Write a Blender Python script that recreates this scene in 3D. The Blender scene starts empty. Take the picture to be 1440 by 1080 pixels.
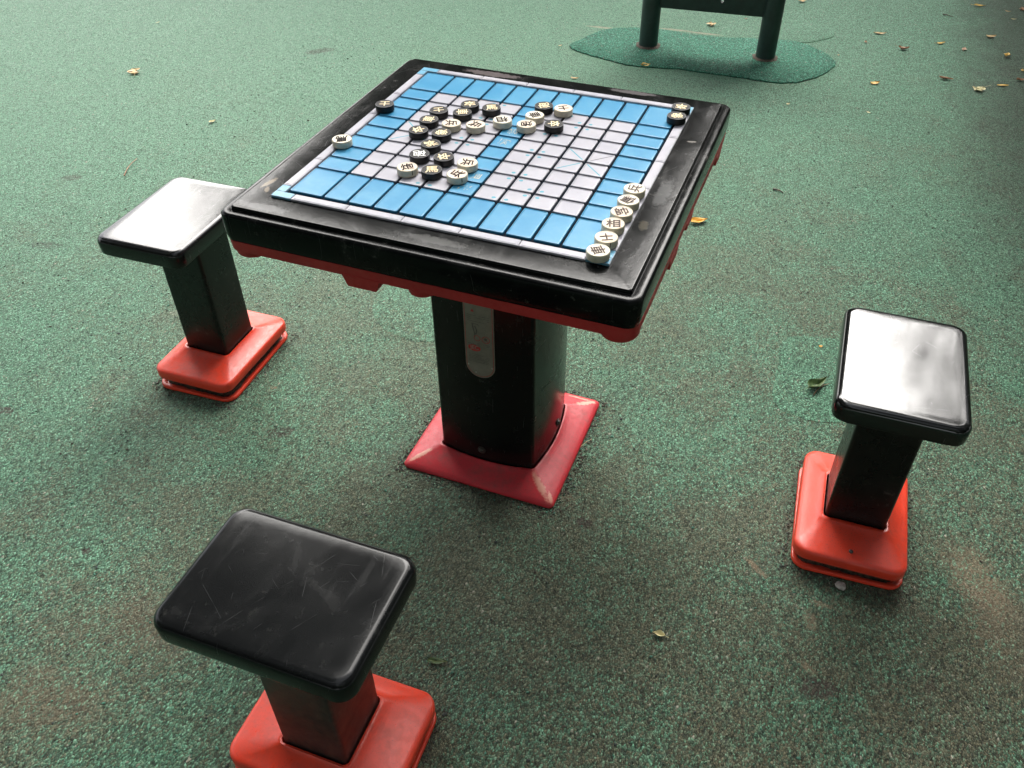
import bpy, bmesh, math, random
from mathutils import Vector, Matrix, noise as mnoise
R = math.radians
random.seed(7)
scene = bpy.context.scene
COL = scene.collection

# ---------------------------------------------------------------- camera
CAM_LOC = Vector((0.5744, -1.3888, 1.5097)); CAM_ROT = (0.8571, 0.0037, 0.3650)
FPX, PPX, PPY = 1204.62, 730.76, 520.49          # in the 1440 px wide photograph
cd = bpy.data.cameras.new('camera'); cam = bpy.data.objects.new('camera', cd); COL.objects.link(cam)
cam.location = CAM_LOC; cam.rotation_euler = CAM_ROT
cd.sensor_width = 36; cd.lens = FPX*36/1440
cd.shift_x = -(PPX-720)/1440; cd.shift_y = (PPY-540)/1440
cd.clip_start = 0.02; cd.clip_end = 500
scene.camera = cam
# ---------------------------------------------------------------- sky, sun, exposure
SUN_AZ, SUN_EL = R(14), R(38)                     # azimuth from +Y towards -X
w = bpy.data.worlds.new('World'); scene.world = w; w.use_nodes = True
nt = w.node_tree; nt.nodes.clear()
sky = nt.nodes.new('ShaderNodeTexSky'); sky.sky_type = 'NISHITA'; sky.sun_disc = False
sky.sun_elevation = SUN_EL; sky.sun_rotation = -SUN_AZ; sky.dust_density = 4; sky.air_density = 1; sky.ozone_density = 1
hs = nt.nodes.new('ShaderNodeHueSaturation'); hs.inputs['Saturation'].default_value = 0.22
bg = nt.nodes.new('ShaderNodeBackground'); bg.inputs['Strength'].default_value = 0.15
ow = nt.nodes.new('ShaderNodeOutputWorld')
nt.links.new(sky.outputs[0], hs.inputs['Color']); nt.links.new(hs.outputs[0], bg.inputs['Color']); nt.links.new(bg.outputs[0], ow.inputs[0])
sl = bpy.data.lights.new('sun', 'SUN'); sl.energy = 3.2; sl.angle = R(64); sl.color = (1, .965, .91)
sun = bpy.data.objects.new('sun', sl); COL.objects.link(sun)
sd = Vector((-math.sin(SUN_AZ)*math.cos(SUN_EL), math.cos(SUN_AZ)*math.cos(SUN_EL), math.sin(SUN_EL)))
sun.rotation_euler = sd.to_track_quat('Z', 'Y').to_euler(); sun.location = (0, 0, 8)
vs = scene.view_settings; vs.view_transform = 'Standard'; vs.look = 'None'; vs.gamma = 1; vs.exposure = 1.9; vs.use_curve_mapping = False
scene.cycles.max_bounces = 8; scene.cycles.diffuse_bounces = 3

from mathutils import Euler
CM = Euler(CAM_ROT, 'XYZ').to_matrix()
def up(u, v, z=0.0):
    """point of the horizontal plane z seen at pixel (u, v) of the photograph"""
    d = CM @ Vector(((u-PPX)/FPX, -(v-PPY)/FPX, -1.0))
    return CAM_LOC + d*((z-CAM_LOC.z)/d.z)

# ---------------------------------------------------------------- object helpers
def tag(o, label=None, cat=None, group=None, kind=None):
    if label: o['label'] = label
    if cat: o['category'] = cat
    if group: o['group'] = group
    if kind: o['kind'] = kind
    return o
def empty(name, loc=(0, 0, 0), rz=0):
    o = bpy.data.objects.new(name, None); COL.objects.link(o); o.location = loc; o.rotation_euler = (0, 0, rz)
    o.empty_display_size = .05; return o
def mesh_obj(name, bm, mats, parent=None, smooth=None, loc=None):
    bm.normal_update()
    me = bpy.data.meshes.new(name); bm.to_mesh(me); bm.free()
    for m in (mats if isinstance(mats, (list, tuple)) else [mats]): me.materials.append(m)
    if smooth is not None:
        for p in me.polygons: p.use_smooth = True
        me.set_sharp_from_angle(angle=R(smooth))
    o = bpy.data.objects.new(name, me); COL.objects.link(o)
    if parent: o.parent = parent
    if loc: o.location = loc
    return o
def rrect(hx, hy, r, bulge=0.0, cseg=6, sseg=8, cx=0, cy=0):
    """closed outline with the same number of points for any size: rounded rectangle, optionally with bowed sides"""
    pts = []
    cs = [(hx-r, -hy+r, -90), (hx-r, hy-r, 0), (-hx+r, hy-r, 90), (-hx+r, -hy+r, 180)]
    for i, (x, y, a0) in enumerate(cs):
        for k in range(cseg+1):
            a = R(a0+90*k/cseg); pts.append(Vector((x+r*math.cos(a), y+r*math.sin(a))))
        nx, ny, a1 = cs[(i+1) % 4]
        p0 = pts[-1].copy(); a = R(a1); p1 = Vector((nx+r*math.cos(a), ny+r*math.sin(a)))
        n = Vector(((p1-p0).y, -(p1-p0).x)).normalized()
        for k in range(1, sseg):
            t = k/sseg; pts.append(p0.lerp(p1, t)+n*bulge*(1-(2*t-1)**2))
    return [Vector((p.x+cx, p.y+cy)) for p in pts]
def loft(bm, rings, cap_top=True, cap_bot=True, mi=0):
    """rings: list of (outline, z)"""
    V = [[bm.verts.new((p.x, p.y, z)) for p in out] for out, z in rings]
    n = len(V[0])
    for a, b in zip(V, V[1:]):
        for i in range(n):
            f = bm.faces.new((a[i], a[(i+1) % n], b[(i+1) % n], b[i])); f.material_index = mi
    if cap_bot: bm.faces.new(list(reversed(V[0]))).material_index = mi
    if cap_top: bm.faces.new(V[-1]).material_index = mi
    return V
def box(bm, x0, x1, y0, y1, z0, z1, mi=0, bev=0):
    g = bmesh.ops.create_cube(bm, size=1)
    for v in g['verts']:
        v.co = Vector(((x0+x1)/2+v.co.x*(x1-x0), (y0+y1)/2+v.co.y*(y1-y0), (z0+z1)/2+v.co.z*(z1-z0)))
    fs = set(f for v in g['verts'] for f in v.link_faces)
    for f in fs: f.material_index = mi
    if bev:
        bmesh.ops.bevel(bm, geom=list({e for v in g['verts'] for e in v.link_edges}), offset=bev, segments=2, affect='EDGES')
def lathe(bm, prof, n=48, mi=0, cx=0, cy=0, cap=True):
    V = [[bm.verts.new((cx+r*math.cos(2*math.pi*k/n), cy+r*math.sin(2*math.pi*k/n), z)) for k in range(n)] for r, z in prof]
    for j, (a, b) in enumerate(zip(V, V[1:])):
        for i in range(n):
            f = bm.faces.new((a[i], a[(i+1) % n], b[(i+1) % n], b[i])); f.material_index = mi
    if cap:
        bm.faces.new(list(reversed(V[0]))).material_index = mi; bm.faces.new(V[-1]).material_index = mi
    return V
def tube(bm, pts, r, n=6, mi=0, taper=None):
    rings = []
    for i, p in enumerate(pts):
        t = (pts[min(i+1, len(pts)-1)]-pts[max(i-1, 0)]).normalized()
        a = t.orthogonal().normalized(); b = t.cross(a)
        rr = r if not taper else r+(taper-r)*i/(len(pts)-1)
        rings.append([bm.verts.new(p+a*rr*math.cos(2*math.pi*k/n)+b*rr*math.sin(2*math.pi*k/n)) for k in range(n)])
    for q, s in zip(rings, rings[1:]):
        for k in range(n): bm.faces.new((q[k], q[(k+1) % n], s[(k+1) % n], s[k])).material_index = mi
    bm.faces.new(list(reversed(rings[0]))).material_index = mi; bm.faces.new(rings[-1]).material_index = mi

# ---------------------------------------------------------------- material helpers
class G:
    def __init__(s, name):
        s.m = bpy.data.materials.new(name); s.m.use_nodes = True; s.t = s.m.node_tree; s.t.nodes.clear()
        s.out = s.n('ShaderNodeOutputMaterial'); s.b = s.n('ShaderNodeBsdfPrincipled'); s.l(s.b.outputs[0], s.out.inputs[0])
    def n(s, k): return s.t.nodes.new(k)
    def l(s, a, b): s.t.links.new(a, b)
    def put(s, sock, v):
        if hasattr(v, 'is_linked') or hasattr(v, 'links'): s.l(v, sock)
        else: sock.default_value = v if not isinstance(v, tuple) or len(v) != 3 or sock.type != 'RGBA' else (*v, 1)
    def set(s, **k):
        for a, v in k.items(): s.put(s.b.inputs[a.replace('_', ' ')], v)
        return s
    def pos(s, obj=False):
        if obj: return s.n('ShaderNodeTexCoord').outputs['Object']
        return s.n('ShaderNodeNewGeometry').outputs['Position']
    def map(s, v, scale=(1, 1, 1), rot=(0, 0, 0), loc=(0, 0, 0)):
        m = s.n('ShaderNodeMapping'); s.l(v, m.inputs[0]); m.inputs['Scale'].default_value = scale; m.inputs['Rotation'].default_value = rot; m.inputs['Location'].default_value = loc
        return m.outputs[0]
    def noise(s, v, scale, detail=3, rough=.55, dist=0, col=False):
        q = s.n('ShaderNodeTexNoise'); s.l(v, q.inputs['Vector']); q.inputs['Scale'].default_value = scale; q.inputs['Detail'].default_value = detail
        q.inputs['Roughness'].default_value = rough; q.inputs['Distortion'].default_value = dist
        return q.outputs['Color' if col else 'Fac']
    def vor(s, v, scale, feat='F1', rnd=1):
        q = s.n('ShaderNodeTexVoronoi'); s.l(v, q.inputs['Vector']); q.inputs['Scale'].default_value = scale; q.feature = feat; q.inputs['Randomness'].default_value = rnd
        return q
    def math(s, op, a, b=0.0, c=0.0, clamp=False):
        q = s.n('ShaderNodeMath'); q.operation = op; q.use_clamp = clamp
        for i, x in enumerate((a, b, c)): s.put(q.inputs[i], x)
        return q.outputs[0]
    def vmath(s, op, a, b=None, scale=None):
        q = s.n('ShaderNodeVectorMath'); q.operation = op; s.put(q.inputs[0], a)
        if b is not None: s.put(q.inputs[1], b)
        if scale is not None: s.put(q.inputs['Scale'], scale)
        return q.outputs['Value' if op in ('LENGTH', 'DISTANCE', 'DOT_PRODUCT') else 'Vector']
    def ramp(s, f, stops, interp='LINEAR'):
        q = s.n('ShaderNodeValToRGB'); s.l(f, q.inputs[0]); e = q.color_ramp.elements; q.color_ramp.interpolation = interp
        while len(e) < len(stops): e.new(.5)
        for i, (p, c) in enumerate(stops):
            e[i].position = p; e[i].color = (c, c, c, 1) if not isinstance(c, tuple) else (*c, 1)
        return q.outputs[0]
    def mr(s, f, a, b, c=0.0, d=1.0):
        q = s.n('ShaderNodeMapRange'); q.interpolation_type = 'SMOOTHSTEP'; s.put(q.inputs[0], f)
        for i, x in zip((1, 2, 3, 4), (a, b, c, d)): s.put(q.inputs[i], x)
        return q.outputs[0]
    def mix(s, f, a, b, mode='MIX'):
        q = s.n('ShaderNodeMix'); q.data_type = 'RGBA'; q.blend_type = mode; s.put(q.inputs[0], f); s.put(q.inputs[6], a); s.put(q.inputs[7], b)
        return q.outputs[2]
    def bump(s, h, dist, strength=1.0, nrm=None):
        q = s.n('ShaderNodeBump'); s.l(h, q.inputs['Height']); q.inputs['Distance'].default_value = dist; s.put(q.inputs['Strength'], strength)
        if nrm: s.l(nrm, q.inputs['Normal'])
        return q.outputs[0]
    def spot(s, p, c, rx, ry, rot=0, soft=.35, wob=None, wamt=.5):
        """1 inside an irregular elliptical mark centred at c"""
        q = s.map(s.vmath('SUBTRACT', p, (c[0], c[1], 0)), rot=(0, 0, -rot))
        q = s.vmath('MULTIPLY', q, (1/rx, 1/ry, 0)); d = s.vmath('LENGTH', q)
        if wob: d = s.math('ADD', d, s.math('MULTIPLY', s.math('SUBTRACT', wob, .5), wamt*2))
        return s.mr(d, 1+soft, 1-soft)

# rubber crumb surfacing -------------------------------------------------
def rubber(name, fresh=0.0, stains=True):
    g = G(name); p = g.pos()
    warp = g.vmath('SCALE', g.vmath('SUBTRACT', g.noise(p, 55, 2, col=True), (.5, .5, .5)), scale=.006)
    q = g.vmath('ADD', g.map(p, (1, .68, 1), (0, 0, R(32))), warp)
    v = g.vor(q, 280); ve = g.vor(q, 280, 'DISTANCE_TO_EDGE'); v2 = g.vor(g.map(q, loc=(3.1, 1.7, .4)), 520)
    rnd = g.n('ShaderNodeSeparateColor'); g.l(v.outputs['Color'], rnd.inputs[0])
    r1, r2, r3 = rnd.outputs
    big = g.noise(p, 1.15, 4, .6); mid = g.noise(p, 5.5, 5, .65, .4); fine = g.noise(p, 38, 4, .7)
    if fresh > .5: pal = [(0, (.012, .070, .042)), (.25, (.022, .135, .080)), (.55, (.036, .21, .127)), (.85, (.06, .29, .18)), (1, (.13, .40, .27))]
    else: pal = [(0, (.018, .048, .029)), (.2, (.036, .108, .062)), (.5, (.064, .190, .110)), (.8, (.105, .275, .165)), (1, (.17, .375, .24))]
    green = g.ramp(r1, pal) if 1 else g.ramp(r1, [(0, (.012, .030, .022)), (.22, (.026, .080, .054)), (.5, (.050, .165, .110)), (.8, (.085, .265, .180)), (1, (.17, .40, .29))])
    dirt = g.ramp(r1, [(0, (.034, .032, .019)), (.22, (.068, .063, .037)), (.6, (.108, .100, .060)), (1, (.145, .134, .084))])
    # wear: people walk and sit round the table, so the paint is worn off most there
    d = g.vmath('LENGTH', g.vmath('MULTIPLY', g.vmath('SUBTRACT', p, (.25, -.35, 0)), (1, .8, 0)))
    wear = g.mr(d, 3.4, .5, 0.03, .68)
    wear = g.math('ADD', wear, g.math('MULTIPLY', g.math('SUBTRACT', big, .5), 1.3))
    wear = g.math('ADD', wear, g.math('MULTIPLY', g.math('SUBTRACT', mid, .5), 1.2))
    wear = g.math('ADD', wear, g.math('MULTIPLY', g.math('SUBTRACT', r2, .5), .55))
    wear = g.math('SUBTRACT', wear, fresh+.12)
    wf = g.mr(wear, .18, .82)
    c = g.mix(wf, green, dirt)
    # dust greys the granules' tops a little everywhere
    c = g.mix(g.math('MULTIPLY', g.mr(fine, .35, .75), .20 if not fresh else .05), c, (.13, .16, .11))
    # far left ground under open sky: its brightness painted in as paler green
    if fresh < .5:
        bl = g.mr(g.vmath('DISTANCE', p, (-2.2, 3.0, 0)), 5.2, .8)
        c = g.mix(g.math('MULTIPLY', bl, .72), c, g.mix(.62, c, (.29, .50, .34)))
    gap = g.mr(ve.outputs['Distance'], .0, .09, .12, 1)
    c = g.mix(gap, (.008, .012, .010), c)
    cre = g.noise(g.map(p, (1, .35, 1), (0, 0, R(-28))), 210, 3, .6, 1.0); cre = g.mr(cre, .46, .34)
    c = g.mix(g.math('MULTIPLY', cre, .6), c, (.010, .014, .011))
    c = g.mix(g.math('MULTIPLY', g.mr(v2.outputs['Distance'], .55, .25), .25), c, (.02, .03, .025))
    # scattered pale grit
    grit = g.math('MULTIPLY', g.math('GREATER_THAN', r3, .993), g.mr(fine, .4, .6))
    c = g.mix(grit, c, (.28, .27, .21))
    if stains:
        wob = g.noise(p, 14, 4, .7)
        def mark(u, vv, rx, ry, rot, col, amt, soft=.35, wamt=.5):
            nonlocal c
            P = up(u, vv); s = g.spot(p, P, rx, ry, rot, soft, wob, wamt)
            s = g.math('MULTIPLY', s, g.mr(g.math('ADD', fine, g.math('MULTIPLY', r2, .5)), .45, .85, .35, 1.0))
            c = g.mix(g.math('MULTIPLY', s, amt), c, col)
        brown = (.045, .034, .028); tan = (.20, .155, .10); mud = (.06, .052, .040)
        mark(121, 775, .011, .009, 0, brown, .95, .2); mark(1150, 968, .035, .022, .3, brown, .8, .3); mark(395, 608, .03, .018, .6, brown, .75)
        mark(5, 577, .026, .012, .3, brown, .9, .2); mark(100, 250, .035, .02, .4, brown, .6); mark(448, 72, .07, .03, .8, brown, .6)
        mark(820, 735, .02, .014, 0, brown, .7); mark(66, 345, .05, .02, .3, brown, .5); mark(1310, 965, .02, .01, 1, brown, .5)
        mark(1065, 800, .030, .006, 2.5, tan, .85); mark(1375, 815, .045, .075, .5, tan, .6, .6, .9); mark(1140, 872, .012, .022, .3, tan, .55); mark(1155, 850, .02, .006, 0, tan, .6)
        mark(1137, 940, .008, .016, .9, tan, .6); mark(60, 985, .10, .06, .3, (.13, .10, .065), .5, .6, .9); mark(250, 440, .02, .012, .3, (.25, .27, .2), .4)
        mark(210, 880, .16, .07, .5, (.11, .085, .055), .45, .7, .9); mark(385, 545, .010, .005, .3, tan, .8); mark(1395, 870, .05, .1, .2, (.13, .10, .065), .45, .6, .8)
        mark(795, 700, .02, .025, .3, tan, .5, .5, .8); mark(360, 330, .05, .02, .3, brown, .3, .6, 1)
        for (u, vv, rx) in ((915, 38.5, .05), (950, 42, .09), (990, 47, .08), (850, 39, .09)): mark(u, vv, rx, .010, .05, (.34, .30, .22), .8, .4, .5)
        # shade along the right edge painted in as a soil-brown darkening
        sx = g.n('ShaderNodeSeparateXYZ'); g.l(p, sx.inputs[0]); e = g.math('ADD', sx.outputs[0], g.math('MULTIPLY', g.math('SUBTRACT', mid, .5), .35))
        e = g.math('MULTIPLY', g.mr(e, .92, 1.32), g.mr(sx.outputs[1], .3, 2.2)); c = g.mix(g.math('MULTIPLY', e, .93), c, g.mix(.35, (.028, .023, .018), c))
        # soil trodden in round the feet
        for (X, Y, hx, hy) in [(0, 0, .235, .235), (-.82, 0, .155, .195), (.815, 0, .155, .195), (0, -.83, .195, .155)]:
            q2 = g.vmath('ABSOLUTE', g.vmath('SUBTRACT', p, (X, Y, 0)))
            q2 = g.vmath('MULTIPLY', q2, (1/hx, 1/hy, 0)); s3 = g.n('ShaderNodeSeparateXYZ'); g.l(q2, s3.inputs[0])
            m = g.math('MAXIMUM', s3.outputs[0], s3.outputs[1]); m = g.math('ADD', m, g.math('MULTIPLY', g.math('SUBTRACT', mid, .5), .9))
            c = g.mix(g.math('MULTIPLY', g.mr(m, 1.25, .78), .75), c, g.mix(.75, mud, c))
    h = g.math('ADD', g.math('MULTIPLY', g.mr(v.outputs['Distance'], .75, .1), .7), g.math('MULTIPLY', r3, .5))
    h = g.math('ADD', h, g.math('SUBTRACT', g.math('MULTIPLY', fine, .6), g.math('MULTIPLY', cre, .9)))
    n1 = g.bump(h, .0027, .9)
    n2 = g.bump(g.math('ADD', big, g.math('MULTIPLY', mid, .4)), .02, .35, n1)
    g.set(Base_Color=c, Roughness=g.mr(r2, 0, 1, .6, .9), Normal=n2, Specular_IOR_Level=.28)
    return g.m

def black_plastic(name, rough=.12, dust=.3, base=.005, scr=.5, spots=(), brown=0.0, seed=0.0, waves=0.0, spec=.5):
    g = G(name); p = g.map(g.pos(), loc=(seed, seed*.7, 0))
    n1 = g.noise(p, 9, 5, .65, .6); n2 = g.noise(p, 60, 4, .7); n3 = g.noise(g.map(p, (1, .15, 1), (0, 0, .6)), 45, 4, .6)
    c = g.mix(g.math('MULTIPLY', g.mr(n1, .5, .78), dust*.5), (base, base*1.1, base*1.15), (.10, .10, .095))
    c = g.mix(g.math('MULTIPLY', g.mr(g.math('ADD', n2, g.math('MULTIPLY', n1, .5)), .86, 1.02), dust), c, (.16, .155, .14))
    if brown: c = g.mix(g.math('MULTIPLY', g.mr(n2, .35, .7), brown), c, (.075, .042, .032))
    # fine scratches: thin bands of two warped waves, broken by noise
    tot = None
    for k, (rz, sc, th) in enumerate([(.5, 9, .9992), (2.1, 7, .9993), (1.35, 11, .9994), (2.8, 6, .9992)]):
        q = g.map(p, rot=(0, 0, rz), loc=(k*.37, k*.11, 0)); wv = g.n('ShaderNodeTexWave'); g.l(q, wv.inputs[0])
        wv.inputs['Scale'].default_value = sc; wv.inputs['Distortion'].default_value = 2.2; wv.inputs['Detail'].default_value = 1; wv.inputs['Detail Scale'].default_value = .6
        s = g.math('MULTIPLY', g.mr(wv.outputs['Fac'], th+.00045, 1.0), g.mr(g.noise(q, 17, 2), .58, .66))
        tot = s if tot is None else g.math('MAXIMUM', tot, s)
    c = g.mix(g.math('MULTIPLY', tot, scr), c, (.22, .22, .22))
    pk = g.vor(p, 55); chips = g.math('MULTIPLY', g.mr(g.math('ADD', pk.outputs['Distance'], g.math('MULTIPLY', n2, .12)), .13, .09), g.mr(n1, .55, .62))
    c = g.mix(g.math('MULTIPLY', chips, dust*1.3, clamp=True), c, (.22, .215, .20))
    p0 = g.pos()
    for (x, y, rx, ry, rot, col, amt) in spots:
        s = g.spot(p0, (x, y), rx, ry, rot, .3, g.noise(p0, 70, 4, .75), .9); c = g.mix(g.math('MULTIPLY', s, amt), c, col)
    rr = g.math('ADD', g.mr(n1, .3, .75, rough*.85, rough*1.25), g.math('MULTIPLY', g.mr(n3, .5, .8), .10))
    rr = g.math('ADD', rr, g.math('MULTIPLY', tot, .3))
    nn = g.bump(g.math('ADD', n1, g.math('MULTIPLY', n2, .03)), .0010+waves, .2)
    g.set(Base_Color=c, Roughness=rr, Normal=nn, Specular_IOR_Level=spec)
    return g.m
def red_plastic(name, col, rough=.35, dirt=.5, wear=(), wcol=(.62, .35, .26)):
    g = G(name); p = g.pos(); n1 = g.noise(p, 7, 5, .65, .5); n2 = g.noise(p, 75, 4, .7)
    c = g.mix(g.mr(n1, .3, .7), tuple(x*.85 for x in col), tuple(min(1, x*1.1) for x in col))
    s = g.n('ShaderNodeSeparateXYZ'); g.l(g.n('ShaderNodeNewGeometry').outputs['Normal'], s.inputs[0])
    upf = g.mr(s.outputs[2], .2, .95)
    c = g.mix(g.math('MULTIPLY', g.math('MULTIPLY', g.mr(g.math('ADD', n1, g.math('MULTIPLY', n2, .4)), .62, .95), upf), dirt), c, (.085, .055, .045))
    pk = g.vor(p, 75); c = g.mix(g.math('MULTIPLY', g.mr(g.math('ADD', pk.outputs['Distance'], g.math('MULTIPLY', n2, .2)), .20, .12), dirt*1.2, clamp=True), c, (.05, .03, .03))
    pk2 = g.vor(p, 230); c = g.mix(g.math('MULTIPLY', g.mr(g.math('ADD', pk2.outputs['Distance'], g.math('MULTIPLY', n1, .5)), .42, .36), g.math('MULTIPLY', upf, dirt*1.3), clamp=True), c, (.09, .05, .04))
    for (x, y, rx, ry, rot) in wear:
        w_ = g.spot(p, (x, y), rx, ry, rot, .4, n2, 1.1); c = g.mix(w_, c, wcol)
    g.set(Base_Color=c, Roughness=g.mr(n2, .2, .8, rough*.8, rough*1.5), Normal=g.bump(n2, .0008, .3))
    return g.m
def simple(name, col, rough=.5, metal=0, var=.15, sc=60, bump=.0003, spec=.5):
    g = G(name); p = g.pos(); n = g.noise(p, sc, 4, .65)
    c = g.mix(g.mr(n, .3, .7), tuple(x*(1-var) for x in col), tuple(min(1, x*(1+var)) for x in col))
    g.set(Base_Color=c, Roughness=g.mr(n, .2, .8, rough*.85, min(1, rough*1.2)), Metallic=float(metal), Normal=g.bump(n, bump, .4), Specular_IOR_Level=spec)
    return g.m

# ---------------------------------------------------------------- ground
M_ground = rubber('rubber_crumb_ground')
M_patch = rubber('rubber_crumb_fresh', fresh=.95, stains=False)
M_patch_old = rubber('rubber_crumb_repair', fresh=.22, stains=False)
M_patch_mid = rubber('rubber_crumb_repair_green', fresh=.27, stains=False)
M_seam = simple('seam_dirt', (.022, .022, .018), .9, var=.5)
bm = bmesh.new(); bmesh.ops.create_grid(bm, x_segments=4, y_segments=4, size=60)
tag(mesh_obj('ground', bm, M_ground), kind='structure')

def densify(pts, step, jit, seed):
    rnd = random.Random(seed); out = []
    n = len(pts)
    for i in range(n):
        p0, p1, p2, p3 = pts[i-1], pts[i], pts[(i+1) % n], pts[(i+2) % n]
        k = max(2, int((p2-p1).length/step))
        for j in range(k):
            t = j/k; a = .5*((2*p1)+(p2-p0)*t+(2*p0-5*p1+4*p2-p3)*t*t+(3*p1-p0-3*p2+p3)*t**3)
            out.append(a+Vector((rnd.gauss(0, jit), rnd.gauss(0, jit), 0)))
    return out
def patch(name, px, mat, h, seed, pts=None, seam=.003):
    P = pts or [up(u, v) for u, v in px]
    P = densify([Vector((q.x, q.y, 0)) for q in P], .02, .0022, seed)
    cen = sum(P, Vector())/len(P)
    area = sum(P[i-1].x*P[i].y-P[i].x*P[i-1].y for i in range(len(P)))
    if area < 0: P.reverse()
    bm = bmesh.new()
    def ring(off, z): return [bm.verts.new((q.x+(cen-q).normalized().x*off, q.y+(cen-q).normalized().y*off, z)) for q in P]
    a, b, c = ring(0, .0005), ring(0, h*.6), ring(.006, h)
    n = len(P)
    for r0, r1 in ((a, b), (b, c)):
        for i in range(n): bm.faces.new((r0[i], r0[(i+1) % n], r1[(i+1) % n], r1[i]))
    bm.faces.new(c); bmesh.ops.triangulate(bm, faces=[f for f in bm.faces if len(f.verts) > 4])
    tag(mesh_obj(name, bm, mat, smooth=50), kind='structure')
    if seam:
        rnd = random.Random(seed+5); bm = bmesh.new(); A = []; B = []
        for i, q in enumerate(P):
            d = (q-cen).normalized(); wd = seam*max(0, mnoise.noise(q*7)+.1)*2+rnd.random()*.0008
            A.append(bm.verts.new((q.x-d.x*.004, q.y-d.y*.004, .0012))); B.append(bm.verts.new((q.x+d.x*wd, q.y+d.y*wd, .0012)))
        for i in range(n): bm.faces.new((A[i], B[i], B[(i+1) % n], A[(i+1) % n]))
        tag(mesh_obj('ground_crack', bm, M_seam), kind='structure')
patch('rubber_patch', [(1101, 36), (1150, 33), (1175, 46), (1160, 56), (1124, 60), (1090, 56)], M_patch_old, .003, 3, seam=0)
patch('rubber_patch', [(800, 66), (822, 54), (849, 43), (890, 40), (925, 42), (963, 48), (1018, 54), (1070, 55), (1120, 60), (1147, 69), (1170, 83), (1173, 94),
      (1147, 110), (1105, 118), (1055, 112), (1009, 106), (954, 98), (894, 94), (858, 86), (821, 76)], M_patch, .007, 1)
patch('rubber_patch', [(1102, 478), (1150, 474), (1215, 490), (1205, 545), (1190, 592), (1130, 588), (1088, 566), (1094, 520)], M_patch_mid, .0012, 2, seam=0)
cpt = [Vector((-.40+.175*math.cos(a), .42+.17*math.sin(a), 0)) for a in [k*math.pi/5 for k in range(10)]]
patch('rubber_patch', None, M_patch_mid, .0010, 4, pts=cpt, seam=0)

# ---------------------------------------------------------------- materials of things
H = .7621                                    # table top
grey = (.13, .125, .115); tanw = (.30, .24, .17)
M_top = black_plastic('black_table_plastic', rough=.18, dust=.26, scr=.16, spec=.11, base=.004, waves=.002, spots=[
    (-.338, -.262, .005, .017, -.2, tanw, .6), (-.328, -.285, .004, .010, .5, tanw, .5), (.333, .16, .009, .003, .2, (.3, .28, .25), .6),
    (.02, -.333, .05, .010, 0, (.16, .16, .155), .4), (-.15, .333, .06, .012, 0, (.14, .12, .12), .7), (.17, .345, .05, .008, 0, (.15, .14, .14), .6), (.325, -.17, .008, .014, .2, (.16, .14, .10), .3),
    (-.30, -.34, .05, .010, 0, (.13, .13, .13), .6), (.33, -.05, .012, .05, 0, (.12, .12, .12), .5)])
M_seat_a = black_plastic('black_seat_plastic_worn', rough=.16, dust=.15, scr=.12, seed=3.3, spec=.42)
M_seat_b = black_plastic('black_seat_plastic_scuffed', rough=.17, dust=.10, scr=.06, seed=9.1, spec=.20)
M_seat_c = black_plastic('black_seat_plastic_glossy', rough=.11, dust=.08, scr=.10, seed=5.2, spec=.50, waves=.0)
M_post = black_plastic('black_post_metal', rough=.28, dust=.25, scr=.15, base=.004, spec=.3)
M_post_b = black_plastic('black_post_metal_dusty', rough=.38, dust=.4, scr=.3, base=.012, brown=.55)
M_col = black_plastic('black_column_metal', rough=.22, dust=.18, scr=.2, base=.004, seed=1.2, spec=.25)
M_red = red_plastic('orange_red_plastic', (.72, .050, .020), .32, .40)
M_under = red_plastic('dark_red_underframe', (.44, .020, .022), .5, .2)
M_foot = red_plastic('crimson_plastic', (.54, .024, .036), .40, .6, wear=[(-.157, -.157, .030, .006, R(45)), (.148, -.152, .034, .008, R(-45)), (.176, -.168, .014, .005, R(-60)), (.160, .158, .028, .006, R(45)), (.14, .172, .03, .004, 0)], wcol=(.62, .27, .20))
M_core = simple('packed_soil', (.075, .058, .042), .95, var=.7, sc=160, bump=.004)
M_bolt = simple('dull_steel', (.06, .055, .05), .45, .6, var=.4)
M_plate = simple('aluminium_plate', (.22, .21, .18), .42, .2, var=.1)
M_platered = simple('plate_red_print', (.42, .03, .03), .5)
M_platedark = simple('plate_dark_print', (.09, .09, .085), .5)
M_dgreen = simple('dark_green_paint', (.014, .032, .028), .42, var=.3, sc=25)

# ---------------------------------------------------------------- chess table
table = empty('chess_table')
tag(table, 'square black chess table with blue and grey game board, red under-frame and crimson foot', 'table')
bm = bmesh.new()
def ring(h, r, z): return (rrect(h, h, r, cseg=8), z)
loft(bm, [ring(.369, .018, .694), ring(.372, .021, .7018), ring(.3745, .022, .712), ring(.375, .022, .7480), ring(.3742, .0215, .7520), ring(.3715, .020, .7545), ring(.3685, .018, .7553),
          ring(.3620, .014, .7551), ring(.3572, .0045, .7548), ring(.3560, .004, .7560), ring(.3556, .004, .7606), ring(.3545, .004, .7619), ring(.3530, .004, .7621), ring(.3060, .002, .7621)], cap_top=True)
mesh_obj('tabletop', bm, M_top, table, 40)
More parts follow.
